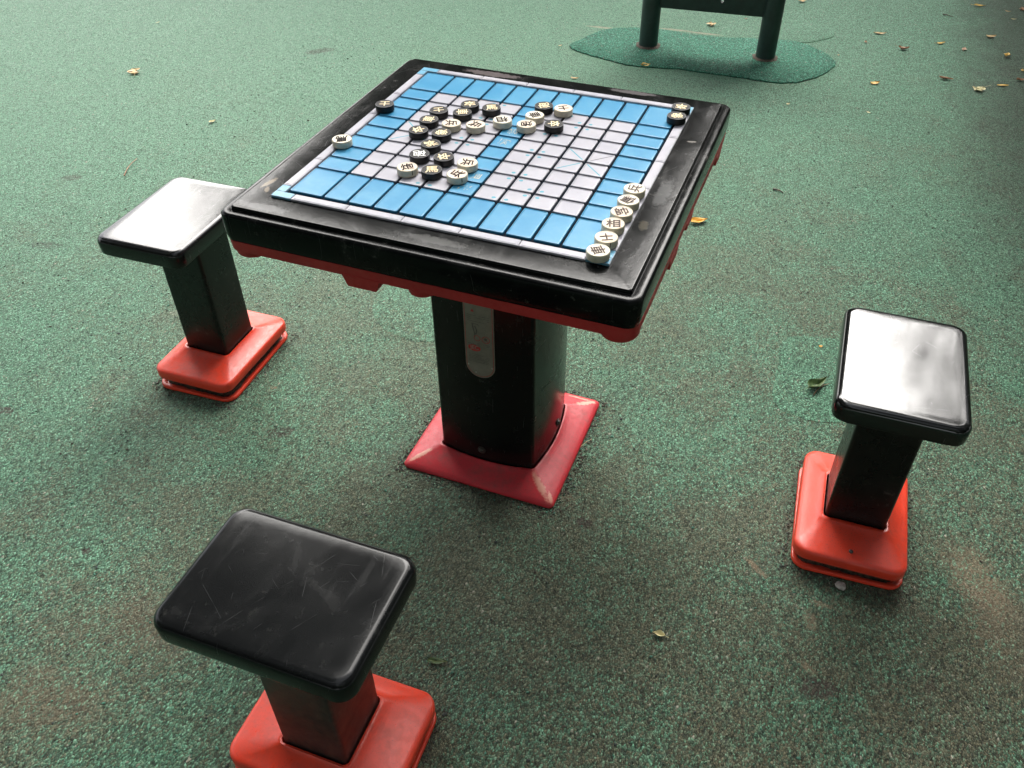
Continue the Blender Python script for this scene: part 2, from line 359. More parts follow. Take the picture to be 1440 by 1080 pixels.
# red under-frame: band, corner lobes, lugs
bm = bmesh.new()
loft(bm, [ring(.352, .018, .682), ring(.368, .022, .680), ring(.3715, .024, .6815), ring(.373, .024, .7018), ring(.365, .02, .7015)])
for sx in (-1, 1):
    for sy in (-1, 1):
        lathe(bm, [(.026, .668), (.031, .6695), (.0325, .673), (.033, .685)], 24, cx=sx*.3385, cy=sy*.3385)
def lug(ax, sgn, c, hw, z0=.6605, d=.035):
    v = []
    for zz, k, o in ((.684, hw, 0), (z0, hw-.009, .001)):
        for t, q in ((-k, 0), (k, 0), (k, d), (-k, d)):
            a = c+t; b = sgn*(.3725-o-q)
            v.append(bm.verts.new((a, b, zz) if ax == 0 else (b, a, zz)))
    for f in ((0, 1, 5, 4), (1, 2, 6, 5), (2, 3, 7, 6), (3, 0, 4, 7), (4, 5, 6, 7), (3, 2, 1, 0)):
        bm.faces.new([v[i] for i in f])
for sg in (-1, 1):
    lug(0, sg, -.105, .036); lug(0, sg, .105, .036) if sg > 0 else None
    lug(1, sg, -.105, .036); lug(1, sg, .02, .03, .665); lug(1, sg, .30, .03)
for (x, y) in ((0, -.345), (0, .345), (-.345, 0)): lathe(bm, [(.022, .668), (.026, .670), (.028, .685)], 24, cx=x, cy=y)
bmesh.ops.recalc_face_normals(bm, faces=bm.faces)
uf = mesh_obj('under_frame', bm, M_under, table, 40)
# column
bm = bmesh.new(); O = lambda e, z, bl=.013: (rrect(.116+e, .116+e, .010, bl, 6, 14), z)
loft(bm, [O(0, .012), O(0, .685)]); colm = mesh_obj('column', bm, M_col, table, 40)
# foot
bm = bmesh.new()
loft(bm, [(rrect(.188, .188, .013, 0, 6, 14), .0008), (rrect(.189, .189, .014, 0, 6, 14), .005), (rrect(.186, .186, .013, 0, 6, 14), .0095), (rrect(.178, .178, .012, .001, 6, 14), .0140), (rrect(.158, .158, .011, .004, 6, 14), .0215),
          (rrect(.138, .138, .010, .008, 6, 14), .0285), (rrect(.124, .124, .010, .0115, 6, 14), .0345), (rrect(.1205, .1205, .010, .0128, 6, 14), .0365), (rrect(.1185, .1185, .010, .013, 6, 14), .0360), (rrect(.1175, .1175, .010, .013, 6, 14), .020)], cap_top=False)
mesh_obj('foot', bm, M_foot, table, 60)
def bolt(x, y, z, ax, sgn, parent, r=.007):
    bm = bmesh.new(); lathe(bm, [(r*1.5, 0), (r*1.5, .0012), (r, .0016), (r*.95, .0045), (r*.6, .0062), (r*.2, .0066)], 18)
    o = mesh_obj('bolt', bm, M_bolt, parent, 40, (x, y, z))
    o.rotation_euler = (R(90), 0, 0) if ax == 1 and sgn < 0 else (R(-90), 0, 0) if ax == 1 else (0, R(90*sgn), 0) if ax == 0 else (0, 0, 0)
bolt(-.007, -.1285, .066, 1, -1, table); bolt(.1285, .019, .066, 0, 1, table); bolt(-.1285, 0, .066, 0, -1, table); bolt(0, .1285, .066, 1, 1, table)
# nameplate on the column's front, following its bow
def colY(x): return -(.116+.013*(1-(x/.106)**2))
bm = bmesh.new()
def plate_strip(bm, hw, z0, z1, off, rb, mi=0, inner=None):
    n = 16; top = []
    # outline with half-round ends
    pts = [(hw*math.cos(R(180+180*k/n)), z0+hw*rb+hw*rb*math.sin(R(180+180*k/n))) for k in range(n+1)]
    pts += [(hw*math.cos(R(180*k/n)), z1-hw*rb+hw*rb*math.sin(R(180*k/n))) for k in range(n+1)]
    return pts
PX0 = -.001
def band(bm, outline, off, mi=0):
    """fill a left/right symmetric outline by horizontal rows split in columns so it follows the bow"""
    m = len(outline)//2; L = outline[:m]; Rr = outline[m:]
    rows = sorted(set(round(z, 5) for x, z in outline))
    def halfw(z, hw, z0, z1, rb):
        a = hw*rb
        if z < z0+a: return hw*math.sqrt(max(0, 1-((z0+a-z)/a)**2))
        if z > z1-a: return hw*math.sqrt(max(0, 1-((z-z1+a)/a)**2))
        return hw
    return rows, halfw
def plate_mesh(bm, hw, z0, z1, off, rb=1.0, mi=0, hole=0.0):
    a = hw*rb; zs = [z0+a*(1-math.cos(R(90*k/8))) for k in range(9)]+[z1-a*(1-math.cos(R(90*(8-k)/8))) for k in range(9)]
    def half(z):
        if z <= z0+a: return hw*math.sqrt(max(0, 1-((z0+a-z)/a)**2))
        if z >= z1-a: return hw*math.sqrt(max(0, 1-((z-z1+a)/a)**2))
        return hw
    K = 10; grid = []
    for z in zs:
        h = max(half(z), 1e-5); grid.append([bm.verts.new((PX0+h*(2*k/K-1), colY(PX0+h*(2*k/K-1))-off, z)) for k in range(K+1)])
    for r0, r1 in zip(grid, grid[1:]):
        for k in range(K): bm.faces.new((r0[k], r0[k+1], r1[k+1], r1[k])).material_index = mi
    # edge down to the column
    edge = [g[0] for g in grid]+[g[-1] for g in reversed(grid)]
    low = [bm.verts.new((v.co.x, colY(v.co.x)+.0005, v.co.z)) for v in edge]
    for i in range(len(edge)): bm.faces.new((edge[i], edge[(i+1) % len(edge)], low[(i+1) % len(edge)], low[i])).material_index = mi
plate_mesh(bm, .0335, .293, .668, .0010)
bmesh.ops.recalc_face_normals(bm, faces=bm.faces)
plate = mesh_obj('nameplate', bm, M_plate, table, 40)
tag(plate, label='grey metal instruction plate with red outline')
bm = bmesh.new()      # red outline as a thin line of boxes along the rounded border
hw, z0, z1 = .0305, .2965, .6645
path = [(hw*math.cos(R(180+180*k/20)), z0+hw+hw*math.sin(R(180+180*k/20))) for k in range(21)]+[(hw*math.cos(R(180*k/20)), z1-hw+hw*math.sin(R(180*k/20))) for k in range(21)]
def flatline(bm, pts, wd, off, closed=False):
    n = len(pts)
    for i in range(n if closed else n-1):
        a, b = Vector(pts[i]), Vector(pts[(i+1) % n]); d = (b-a).normalized(); nn = Vector((-d.y, d.x))*wd/2
        q = [a-nn-d*wd*.2, b-nn+d*wd*.2, b+nn+d*wd*.2, a+nn-d*wd*.2]
        vv = [bm.verts.new((PX0+x, colY(PX0+x)-off, z)) for x, z in q]
        try: bm.faces.new(vv)
        except ValueError: pass
flatline(bm, path, .0011, .0016, True); mesh_obj('plate_border', bm, M_platered, plate)
bm = bmesh.new()
def circ(cx, cz, r, n=24): return [(cx+r*math.cos(2*math.pi*k/n), cz+r*math.sin(2*math.pi*k/n)) for k in range(n)]
def fill(bm, pts, off):
    bm.faces.new([bm.verts.new((PX0+x, colY(PX0+x)-off, z)) for x, z in pts])
flatline(bm, circ(-.004, .4005, .0068), .0012, .0017, True); mesh_obj('warning_ring', bm, M_platered, plate); bm = bmesh.new(); flatline(bm, circ(.0155, .400, .0085), .0012, .0017, True)
flatline(bm, [(.0095, .406), (.0215, .394)], .0011, .0018)
mesh_obj('warning_ring', bm, M_platered, plate); bm = bmesh.new()
fill(bm, [(-.0165, .467), (-.0085, .467), (-.0125, .4745)], .0017)
mesh_obj('warning_triangle', bm, M_platered, plate); bm = bmesh.new()
fill(bm, [(-.0115+.0145*math.cos(2*math.pi*k/28), .3725+.0085*math.sin(2*math.pi*k/28)) for k in range(28)], .0017)
mesh_obj('plate_emblem', bm, M_platered, plate)
bm = bmesh.new(); rnd = random.Random(3)
for z in [.458, .453, .448, .443, .386, .3825, .355, .351, .347, .343, .339, .335]:
    x = -.025
    while x < .022:
        L_ = rnd.uniform(.003, .010)
        if rnd.random() < .8: flatline(bm, [(x, z), (min(x+L_, .024), z)], .0009, .0016)
        x += L_+.0015
mesh_obj('plate_print', bm, M_platedark, plate); bm = bmesh.new()
flatline(bm, [(-.016, .437), (-.002, .437), (.001, .433)], .0012, .0016); flatline(bm, [(-.014, .437), (-.012, .424), (-.009, .412), (-.0095, .402)], .0022, .0016)
flatline(bm, [(-.008, .431), (-.004, .421), (-.0065, .410)], .0022, .0016); fill(bm, circ(.0150, .4015, .0035, 12), .0018)
mesh_obj('plate_diagram', bm, M_platedark, plate)
M_riv = simple('rivet_steel', (.5, .5, .48), .3, 1)
for (x, z) in ((-.0275, .3235), (.0275, .3255), (-.010, .3055)):
    bm = bmesh.new(); lathe(bm, [(.0022, 0), (.0021, .0007), (.001, .0012)], 12)
    mesh_obj('rivet', bm, M_riv, plate, 40, (PX0+x, colY(PX0+x)-.001, z)).rotation_euler = (R(90), 0, 0)

# ---------------------------------------------------------------- text helper
def glyph_bm(ch, size, ext, bold=0.0):
    cu = bpy.data.curves.new('glyph', 'FONT'); cu.body = ch; cu.size = size; cu.extrude = ext; cu.align_x = 'CENTER'; cu.align_y = 'CENTER'; cu.offset = bold; cu.resolution_u = 3
    o = bpy.data.objects.new('glyph', cu); COL.objects.link(o); bpy.context.view_layer.update()
    dg = bpy.context.evaluated_depsgraph_get(); me = bpy.data.meshes.new_from_object(o.evaluated_get(dg))
    bm = bmesh.new(); bm.from_mesh(me); bpy.data.objects.remove(o); bpy.data.meshes.remove(me); bpy.data.curves.remove(cu)
    xs = [v.co.x for v in bm.verts]; ys = [v.co.y for v in bm.verts]
    if xs:
        cx, cy = (min(xs)+max(xs))/2, (min(ys)+max(ys))/2
        k = size*.92/max(max(xs)-min(xs), max(ys)-min(ys))
        for v in bm.verts: v.co = Vector(((v.co.x-cx)*k, (v.co.y-cy)*k, v.co.z))
    return bm
bm = glyph_bm('JEC', .021, .0001, .0003)
for v in bm.verts: v.co = Vector((PX0-.0115+v.co.x, colY(-.0115)-.0019-v.co.z, .3725+v.co.y*1.1))
mesh_obj('plate_letters', bm, simple('plate_letter_grey', (.35, .25, .22), .5), plate)

# ---------------------------------------------------------------- game board
def tile_mat(name, c1, c2, rough, dirtc, damt):
    g = G(name); p = g.pos(); n1 = g.noise(p, 14, 5, .65, .5); n2 = g.noise(p, 90, 4, .7)
    c = g.mix(g.mr(n1, .2, .8), c1, c2)
    c = g.mix(g.math('MULTIPLY', g.mr(g.math('ADD', g.math('MULTIPLY', n1, .6), g.math('MULTIPLY', n2, .5)), .52, .85), damt), c, dirtc)
    pk = g.vor(p, 120); c = g.mix(g.math('MULTIPLY', g.mr(g.math('ADD', pk.outputs['Distance'], g.math('MULTIPLY', n2, .3)), .24, .18), .5), c, dirtc)
    g.set(Base_Color=c, Roughness=g.mr(n1, .3, .7, rough*.95, rough*1.1), Normal=g.bump(g.math('ADD', n1, g.math('MULTIPLY', n2, .1)), .0006, .2), Specular_IOR_Level=.35)
    return g.m
M_blue = tile_mat('blue_tile_plastic', (.030, .20, .365), (.052, .25, .41), .30, (.13, .27, .32), .3)
M_blue2 = tile_mat('blue_border_plastic', (.10, .29, .42), (.13, .33, .46), .3, (.35, .4, .4), .4)
M_grey = tile_mat('grey_tile_plastic', (.32, .315, .355), (.39, .385, .425), .30, (.27, .22, .20), .35)
M_navy = simple('blue_tile_side', (.014, .085, .155), .6, spec=.1)
M_dark = simple('grey_tile_side', (.06, .064, .08), .6, spec=.1)
M_base = simple('board_groove', (.008, .012, .018), .8, spec=.03)
M_teal = simple('teal_print', (.045, .26, .34), .4)
M_black = simple('black_print', (.03, .03, .03), .4)
M_gold = simple('worn_gold_print', (.42, .40, .30), .5, var=.4, sc=300)
XB = [-.286]+[-.2175+.04833*k for k in range(10)]+[.286]
YB = [-.283]+[-.190+.0475*k for k in range(9)]+[.283]
bm = bmesh.new(); rnd = random.Random(5)
box(bm, -.300, .300, -.300, .300, H-.003, H+.0008, 5)
def tile(x0, x1, y0, y1, blue):
    g2 = .0023; cx, cy = (x0+x1)/2, (y0+y1)/2; hx, hy = (x1-x0)/2-g2, (y1-y0)/2-g2
    mt, ms = (0, 3) if blue else (1, 4)
    tx, ty = rnd.gauss(0, .004), rnd.gauss(0, .004)
    def rg(d, r, z): return (rrect(hx-d, hy-d, max(r, .0005), 0, 2, 2, cx, cy), H+z)
    V = loft(bm, [rg(-.0004, .003, .0004), rg(.0, .003, .0036)], False, False, ms)
    V2 = loft(bm, [rg(.0, .003, .0036), rg(.0009, .0026, .0052), rg(.0022, .002, .0054), rg(.0027, .0016, .0046), rg(.0036, .001, .0046)], True, False, mt)
    for f in bm.faces:
        pass
for i in range(11):
    for j in range(10):
        edge = i in (0, 10) or j in (0, 9) or i == 5
        tile(XB[i], XB[i+1], YB[j], YB[j+1], edge)
board = mesh_obj('game_board', bm, [M_blue, M_grey, M_blue2, M_navy, M_dark, M_base], table, 35)
board.data.update()
tag(board, label='board of raised blue and grey tiles')
# border strip, in segments with joints, blue corners
bm = bmesh.new()
B0, B1, T = .2885, .306, .0044
for s in (-1, 1):
    for ax in (0, 1):
        cuts = [-.266, -.16, -.055, .05, .155, .266]
        for a, b in zip(cuts, cuts[1:]):
            q = (a+.0006, b-.0006); o = sorted((s*B0, s*B1))
            if ax == 0: box(bm, q[0], q[1], o[0], o[1], H, H+T, 0, .0007); box(bm, q[0]+.004, q[1]-.004, o[0]+.0025, o[1]-.0025, H+T-.001, H+T+.0005, 0, .0004)
            else: box(bm, o[0], o[1], q[0], q[1], H, H+T, 0, .0007); box(bm, o[0]+.0025, o[1]-.0025, q[0]+.004, q[1]-.004, H+T-.001, H+T+.0005, 0, .0004)
for sx in (-1, 1):
    for sy in (-1, 1):
        a = sorted((sx*.2666, sx*B1)); b = sorted((sy*B0, sy*B1)); box(bm, a[0], a[1], b[0], b[1], H, H+T+.0002, 1, .0007)
        a = sorted((sx*B0, sx*B1)); b = sorted((sy*.2666, sy*(B0-.0003))); box(bm, a[0], a[1], b[0], b[1], H, H+T+.0002, 1, .0007)
mesh_obj('board_border', bm, [M_grey, M_blue2], board, 35)
# printed marks: position dots, palace diagonals, worn river letters
zt = H+.00485
def dot(x, y, sx, sy):
    cx, cy = x+sx*.0115, y+sy*.0115; pts = [(cx+.0040*math.cos(2*math.pi*k/14), cy+.0034*math.sin(2*math.pi*k/14)) for k in range(14)]
    bm.faces.new([bm.verts.new((a, b, zt)) for a, b in pts])
lx = XB[1:11]; ly = YB[1:10]
for (i, j) in [(2, 1), (2, 7), (7, 1), (7, 7)]+[(3, j) for j in (0, 2, 4, 6, 8)]+[(6, j) for j in (0, 2, 4, 6, 8)]:
    for sx in (-1, 1):
        for sy in (-1, 1):
            if 0 < j+.5*sy < 8:
                bm = bmesh.new(); dot(lx[i], ly[j], sx, sy); mesh_obj('position_dot', bm, M_teal, board)
def line(a, b, wd, mi=0):
    a, b = Vector(a), Vector(b); d = (b-a).normalized(); n = Vector((-d.y, d.x))*wd/2; bm = bmesh.new()
    bm.faces.new([bm.verts.new((*q, zt)) for q in (a-n, b-n, b+n, a+n)]); mesh_obj('palace_line', bm, M_black if mi else M_teal, board)
for i0 in (0, 7):
    for k, (i, j, dd) in enumerate([(0, 3, 1), (1, 4, 1), (0, 4, -1), (1, 3, -1)]):
        x0, x1, y0, y1 = lx[i0+i]+.007, lx[i0+i+1]-.007, ly[j]+.007, ly[j+1]-.007
        if dd > 0: line((x0, y0), (x1, y1), .0026 if (i, j) != (1, 4) else .0016, 0 if (i, j) != (1, 4) else 1)
        else: line((x0, y1), (x1, y0), .0026)
for ch, j in (('漢', 1), ('界', 2), ('河', 5), ('楚', 6)):
    b2 = glyph_bm(ch, .026, .0001, .0003); kill = [f for f in b2.faces if mnoise.noise(f.calc_center_median()*900+Vector((j*9, 0, 0))) > -.12]
    bmesh.ops.delete(b2, geom=kill, context='FACES')
    o = mesh_obj('river_letter', b2, M_gold, board, loc=((XB[5]+XB[6])/2, (YB[j]+YB[j+1])/2, zt)); o.rotation_euler = (0, 0, R(90) if j > 4 else R(-90))

# ---------------------------------------------------------------- chess pieces
PR, PH = .0190, .0130; PZ = H+.0055
g = G('ivory_piece_plastic'); p = g.pos(); n1 = g.noise(p, 60, 4, .65)
g.set(Base_Color=g.mix(g.math('MULTIPLY', g.n('ShaderNodeObjectInfo').outputs['Random'], .5), g.mix(g.mr(n1, .3, .7), (.50, .46, .36), (.60, .56, .46)), (.44, .38, .27)), Roughness=.38, Subsurface_Weight=.08, Subsurface_Radius=(.004, .003, .002), Subsurface_Scale=1.0); M_ivory = g.m
M_ivtop = simple('ivory_piece_face', (.62, .50, .38), .5, var=.10, sc=90)
M_ivtop2 = simple('ivory_piece_face_pale', (.66, .60, .48), .5, var=.08, sc=90)
M_pblack = simple('black_piece_plastic', (.006, .0065, .007), .4, var=.4, spec=.3)
M_pbtop = simple('black_piece_face', (.014, .013, .0135), .5, var=.45, sc=200, spec=.2)
M_prim = simple('black_piece_worn_rim_glint', (.07, .07, .073), .4, var=.7, sc=140)  # scuffed rim with the bevel's sky highlight painted into its grey
M_cream = simple('cream_lettering', (.72, .58, .34), .6, var=.12, sc=400)
M_whitelet = simple('white_lettering', (.66, .66, .62), .55, var=.2, sc=400)
M_ink = simple('dark_brown_lettering', (.014, .009, .009), .7, var=.3, sc=400, spec=.1)
M_inkw = simple('worn_grey_lettering', (.10, .078, .07), .7, var=.5, sc=500, spec=.1)
def piece_mesh(white, top):
    bm = bmesh.new()
    if white:
        lathe(bm, [(PR*.95, 0), (PR, .001), (PR, PH-.0022), (PR*.975, PH-.0008), (PR*.93, PH)], 56, 0, cap=False)
        V = lathe(bm, [(PR*.93, PH), (PR*.90, PH-.0001)], 56, 0, cap=False); lathe(bm, [(PR*.90, PH-.0001), (PR*.88, PH-.0004), (PR*.5, PH-.0004)], 56, 1, cap=False)
        bm.faces.new([v for v in lathe(bm, [(PR*.5, PH-.0004), (PR*.3, PH-.0004)], 56, 1, cap=False)[1]]).material_index = 1
        bm.faces.new(list(reversed([bm.verts.new((PR*.95*math.cos(2*math.pi*k/56), PR*.95*math.sin(2*math.pi*k/56), 0)) for k in range(56)])))
    else:
        lathe(bm, [(PR*.95, 0), (PR, .001), (PR, PH-.0016), (PR*.985, PH-.0005)], 56, 0, cap=False)
        lathe(bm, [(PR*.985, PH-.0005), (PR*.965, PH), (PR*.93, PH), (PR*.92, PH-.0003)], 56, 2, cap=False)
        bm.faces.new([v for v in lathe(bm, [(PR*.92, PH-.0003), (PR*.3, PH-.0003)], 56, 1, cap=False)[1]]).material_index = 1
        bm.faces.new(list(reversed([bm.verts.new((PR*.95*math.cos(2*math.pi*k/56), PR*.95*math.sin(2*math.pi*k/56), 0)) for k in range(56)])))
    bmesh.ops.remove_doubles(bm, verts=bm.verts, dist=1e-6)
    return bm
gcache = {}
def piece(px, ch, white, upv, label, let=None, face=None, slit=None, mark='engraved'):
    P = up(px[0], px[1], PZ+PH); t = empty('chess_piece', (P.x, P.y, PZ))
    tag(t, label, 'chess piece', 'chess pieces left on the board')
    key = ('w' if white else 'b')+(face.name if face else '')
    if key not in gcache:
        o = mesh_obj('disc', piece_mesh(white, None), [M_ivory, face or M_ivtop] if white else [M_pblack, M_pbtop, M_prim], t, 40); gcache[key] = o
    else:
        o = gcache[key].copy(); COL.objects.link(o); o.parent = t
    o.rotation_euler = (0, 0, random.random()*6)
    Q = up(px[0]+upv[0]*4, px[1]+upv[1]*4, PZ+PH); a = math.atan2(Q.y-P.y, Q.x-P.x)-math.pi/2
    k2 = (ch, let.name if let else white)
    if k2 not in gcache:
        l = mesh_obj('lettering', glyph_bm(ch, .0255 if ch != '士' else .0225, .00015, .0003), let or (M_ink if white else M_cream), t); gcache[k2] = l
    else:
        l = gcache[k2].copy(); COL.objects.link(l); l.parent = t
    l.location = (0, 0, PH+.0001); l.rotation_euler = (0, 0, a)
    if slit is not None:
        D = up(slit[0], slit[1], PZ+PH*.5); b = math.atan2(D.y-P.y, D.x-P.x); bm = bmesh.new(); box(bm, PR-.001, PR+.0002, -.0006, .0006, .0045, PH-.0008)
        s = mesh_obj('mould_slit', bm, M_ink, t); s.rotation_euler = (0, 0, b)
W, K = True, False
piece((540.9, 145.7), '士', K, (-.3, 1), 'black disc marked 士 alone on the grey border by the board’s far left side')
piece((616.9, 154.3), '士', K, (.25, 1), 'black disc marked 士 on grey tiles, left of a black 車 disc')
piece((660.8, 146.0), '卒', K, (-.1, -1), 'black disc marked 卒 farthest back in the cluster, behind a black 車 disc')
piece((691.0, 150.8), '馬', K, (-.30, -1), 'black disc marked 馬 at the back of the cluster, behind the white 相 disc')
piece((650.0, 157.1), '車', K, (1, -.03), 'black disc marked 車 right behind a white 兵 disc and in front of a black 卒 disc')
piece((603.0, 167.2), '車', K, (-1, -.1), 'black disc marked 車 touching the left side of a white 兵 disc')
piece((588.3, 182.0), '卒', K, (-1, .15), 'black disc marked 卒 at the left end of the cluster, beside the black 象 disc')
piece((620.6, 185.8), '象', K, (-1, 0), 'black disc marked 象 in the middle of the cluster, in front of a white 兵 disc')
piece((605.6, 201.5), '將', K, (-1, .25), 'black disc marked 將 in the middle of the left cluster')
piece((589.7, 215.7), '砲', K, (0.05, 1), 'black disc with white 砲 lettering behind the white 炮 disc', let=M_whitelet)
piece((624.0, 219.9), '卒', K, (-1, .1), 'black disc marked 卒 touching two white 兵 discs at the front of the cluster')
piece((606.9, 238.0), '馬', K, (0, -1), 'black disc marked 馬 at the very front of the cluster between two white discs')
piece((778.9, 173.8), '卒', K, (1, 0), 'black disc marked 卒 on grey tiles just right of the white 炮 disc')
piece((764.9, 148.1), '砲', K, (-1, .1), 'black disc marked 砲 on a blue tile next to the white 士 disc')
piece((957.9, 149.6), '卒', K, (-.5, 1), 'black disc marked 卒 at the board’s far right corner, rearmost of the two there')
piece((951.6, 162.3), '象', K, (-1, 0), 'black disc marked 象 at the board’s far right corner, nearer of the two there')
piece((480.6, 194.9), '馬', W, (.06, 1), 'white disc with a thick dark 馬 alone on the border at the board’s left side', face=M_ivtop2)
piece((634.6, 172.5), '兵', W, (1, 0), 'white disc marked 兵 squeezed between black 車 and 象 discs')
piece((668.8, 174.4), '兵', W, (1, .3), 'white disc marked 兵 on the grey tiles left of the white 相 disc')
piece((706.6, 167.8), '相', W, (.4, 1), 'white disc marked 相 in front of a black 馬 disc, alone over a blue tile', face=M_ivtop2)
piece((740.2, 173.8), '炮', W, (.15, 1), 'white disc marked 炮 touching the front of the white 車 disc')
piece((752.0, 161.2), '車', W, (1, -.15), 'white disc marked 車 between a white 炮 and a black 砲 disc', face=M_ivtop2)
piece((792.4, 151.7), '士', W, (.5, 1), 'white disc marked 士 resting on the blue tiles at the back of the board')
piece((572.6, 234.2), '炮', W, (-.5, -1), 'white disc marked 炮 with a side slit at the left front of the cluster', slit=(586, 250))
piece((642.8, 243.9), '兵', W, (-1, -.35), 'white disc marked 兵 with a side slit at the right front of the cluster', slit=(657, 262))
piece((657.4, 227.8), '兵', W, (1, .1), 'white disc marked 兵 at the right of the cluster, overlapping the blue river tiles')
piece((892.4, 264.5), '兵', W, (-1, -.2), 'white disc marked 兵 at the far end of the row along the right edge', let=M_inkw, face=M_ivtop2)
piece((883.8, 280.7), '傌', W, (-.8, .5), 'white disc marked 傌, second from the far end of the row along the right edge', let=M_inkw, face=M_ivtop2)
piece((874.3, 296.9), '帥', W, (-.5, -1), 'white disc marked 帥, third from the far end of the row along the right edge', let=M_inkw)
piece((862.5, 313.7), '相', W, (0, -1), 'white disc marked 相, third from the near end of the row along the right edge', let=M_inkw)
piece((852.8, 332.8), '士', W, (-.3, -1), 'white disc marked 士 in the row at the right edge, touching the nearest disc', let=M_inkw, slit=(857, 345))
piece((841.3, 351.3), '車', W, (-1, .15), 'white disc marked 車 nearest the camera, at the board’s front right corner', let=M_inkw, face=M_ivtop2)

# ---------------------------------------------------------------- stools
def make_stool(seatc, postc, rz_s, rz_b, label, seat_mat, post_mat, rot90=False, screw=None):
    t = empty('stool', (postc[0], postc[1], 0)); tag(t, label, 'stool', 'fixed stools round the chess table')
    a = .116; b = .160
    if rot90: a, b = b, a
    dx, dy = seatc[0]-postc[0], seatc[1]-postc[1]
    bm = bmesh.new(); S = lambda d, r, z: (rrect(a-d, b-d, r, 0, 10, 8), z)
    loft(bm, [S(.006, .024, .4240), S(.0015, .027, .4250), S(.0005, .028, .4300), S(.0, .028, .4520), S(.0012, .028, .4575), S(.0045, .026, .4620), S(.0090, .022, .4640), S(.014, .019, .4645), S(.03, .015, .46455)])
    s = mesh_obj('seat', bm, seat_mat, t, 50, (dx, dy, 0)); s.rotation_euler = (0, 0, rz_s)
    bm = bmesh.new(); loft(bm, [(rrect(a-.012, b-.012, .02, 0, 6, 4), .415), (rrect(a-.010, b-.010, .02, 0, 6, 4), .4245)])
    u = mesh_obj('seat_underside', bm, M_post, s, 40)
    bm = bmesh.new(); loft(bm, [(rrect(.0615, .0615, .008, .0, 6, 8), .05), (rrect(.0615, .0615, .008, 0, 6, 8), .4155)])
    mesh_obj('post', bm, post_mat, t, 40).rotation_euler = (0, 0, rz_b)
    a2, b2 = (.113, .153) if not rot90 else (.153, .113)
    bm = bmesh.new(); Q = lambda d, r, z: (rrect(a2-d, b2-d, r, 0, 8, 8), z)
    def mixr(k, z):
        o1 = rrect(a2-.010, b2-.010, .024, 0, 8, 8); o2 = rrect(.067, .067, .012, 0, 8, 8)
        return ([p1.lerp(p2, k) for p1, p2 in zip(o1, o2)], z)
    loft(bm, [Q(.012, .02, .035), Q(.001, .030, .0340), Q(0, .031, .0365), Q(0, .031, .0530), Q(.0012, .030, .0572), Q(.0045, .028, .0598), mixr(0, .0610), mixr(.35, .0665), mixr(.7, .0735), mixr(.92, .0800), mixr(.97, .0825), mixr(1, .0820)], cap_top=False)
    # inner collar lip down to the post
    bmc = loft(bm, [(rrect(.067, .067, .012, 0, 8, 8), .0820), (rrect(.0645, .0645, .010, 0, 8, 8), .0818), (rrect(.0635, .0635, .009, 0, 8, 8), .060)], cap_top=False, cap_bot=False)
    bmesh.ops.remove_doubles(bm, verts=bm.verts, dist=1e-5)
    c = mesh_obj('base_cover', bm, M_red, t, 50); c.rotation_euler = (0, 0, rz_b)
    if screw: bolt(screw[0], screw[1], screw[2], 2, 1, c, .0045)
    bm = bmesh.new(); loft(bm, [Q(.006, .028, .0005), Q(.0, .032, .003), Q(-.0005, .032, .0075), Q(.001, .031, .0110), Q(.005, .028, .0120), Q(.010, .025, .0100), Q(.012, .024, .0060)], cap_top=True)
    d = mesh_obj('base_pan', bm, M_red, t, 50); d.rotation_euler = (0, 0, rz_b*1.8)
    rn = random.Random(int(abs(postc[0]*100+postc[1]*10)))
    bm = bmesh.new(); rings = []
    for k in range(5):
        o = rrect(a2-.012, b2-.012, .026, 0, 8, 12); z = .004+.034*k/4
        rings.append(([p+Vector((rn.gauss(0, .0012), rn.gauss(0, .0012)))-p.normalized()*(.012*math.sin(math.pi*k/4)) for p in o], z))
    loft(bm, rings); mesh_obj('soil_packing', bm, M_core, t, 60).rotation_euler = (0, 0, rz_b)
    return t
make_stool((-.828, -.015), (-.8170, -.004), R(2.2), R(1.7), 'black stool on an orange-red base at the table’s left, with a pale sky-reflecting seat', M_seat_a, M_post)
make_stool((.8093, .0131), (.8150, .003), R(1.2), R(1.8), 'black stool on an orange-red base standing apart at the right, seat gleaming white', M_seat_c, M_post, screw=(.0, -.128, .0615))
make_stool((-.0031, -.830), (.0060, -.828), R(1.1), R(1.2), 'nearest black stool on an orange-red base, its dark seat scratched and its post dusty brown', M_seat_b, M_post_b, rot90=True)

# ---------------------------------------------------------------- notice board with two round posts
nb = empty('sign_stand', (-.0525, 2.66, 0))
tag(nb, 'dark green stand of two round posts joined by a panel, beyond the table', 'sign stand')
PL, PRt = Vector((-.322, 2.655, 0)), Vector((.222, 2.694, 0))
for P in (PL, PRt):
    bm = bmesh.new(); lathe(bm, [(.0455, .0), (.0445, .01), (.0440, .03), (.0440, 1.05), (.040, 1.068), (.02, 1.078)], 40)
    o = mesh_obj('post', bm, M_dgreen, nb, 40, (P.x+.0525, P.y-2.66, 0))
    bm = bmesh.new(); rn = random.Random(3); V = lathe(bm, [(.058, .0078), (.050, .011), (.043, .013)], 36, cap=False)
    for v in bm.verts: v.co += Vector((rn.gauss(0, .002), rn.gauss(0, .002), 0))
    mesh_obj('soil_ring', bm, M_core, o, 60)
ang = math.atan2(PRt.y-PL.y, PRt.x-PL.x); Lh = (PRt-PL).length
cu = bpy.data.curves.new('panel', 'CURVE'); cu.dimensions = '2D'; cu.fill_mode = 'BOTH'; cu.extrude = .014; cu.bevel_depth = .002
def spl(pts):
    s = cu.splines.new('POLY'); s.points.add(len(pts)-1); s.use_cyclic_u = True
    for q, (x, y) in zip(s.points, pts): q.co = (x, y, 0, 1)
x0, x1, zb, ztp = .040, Lh-.040, .190, .92
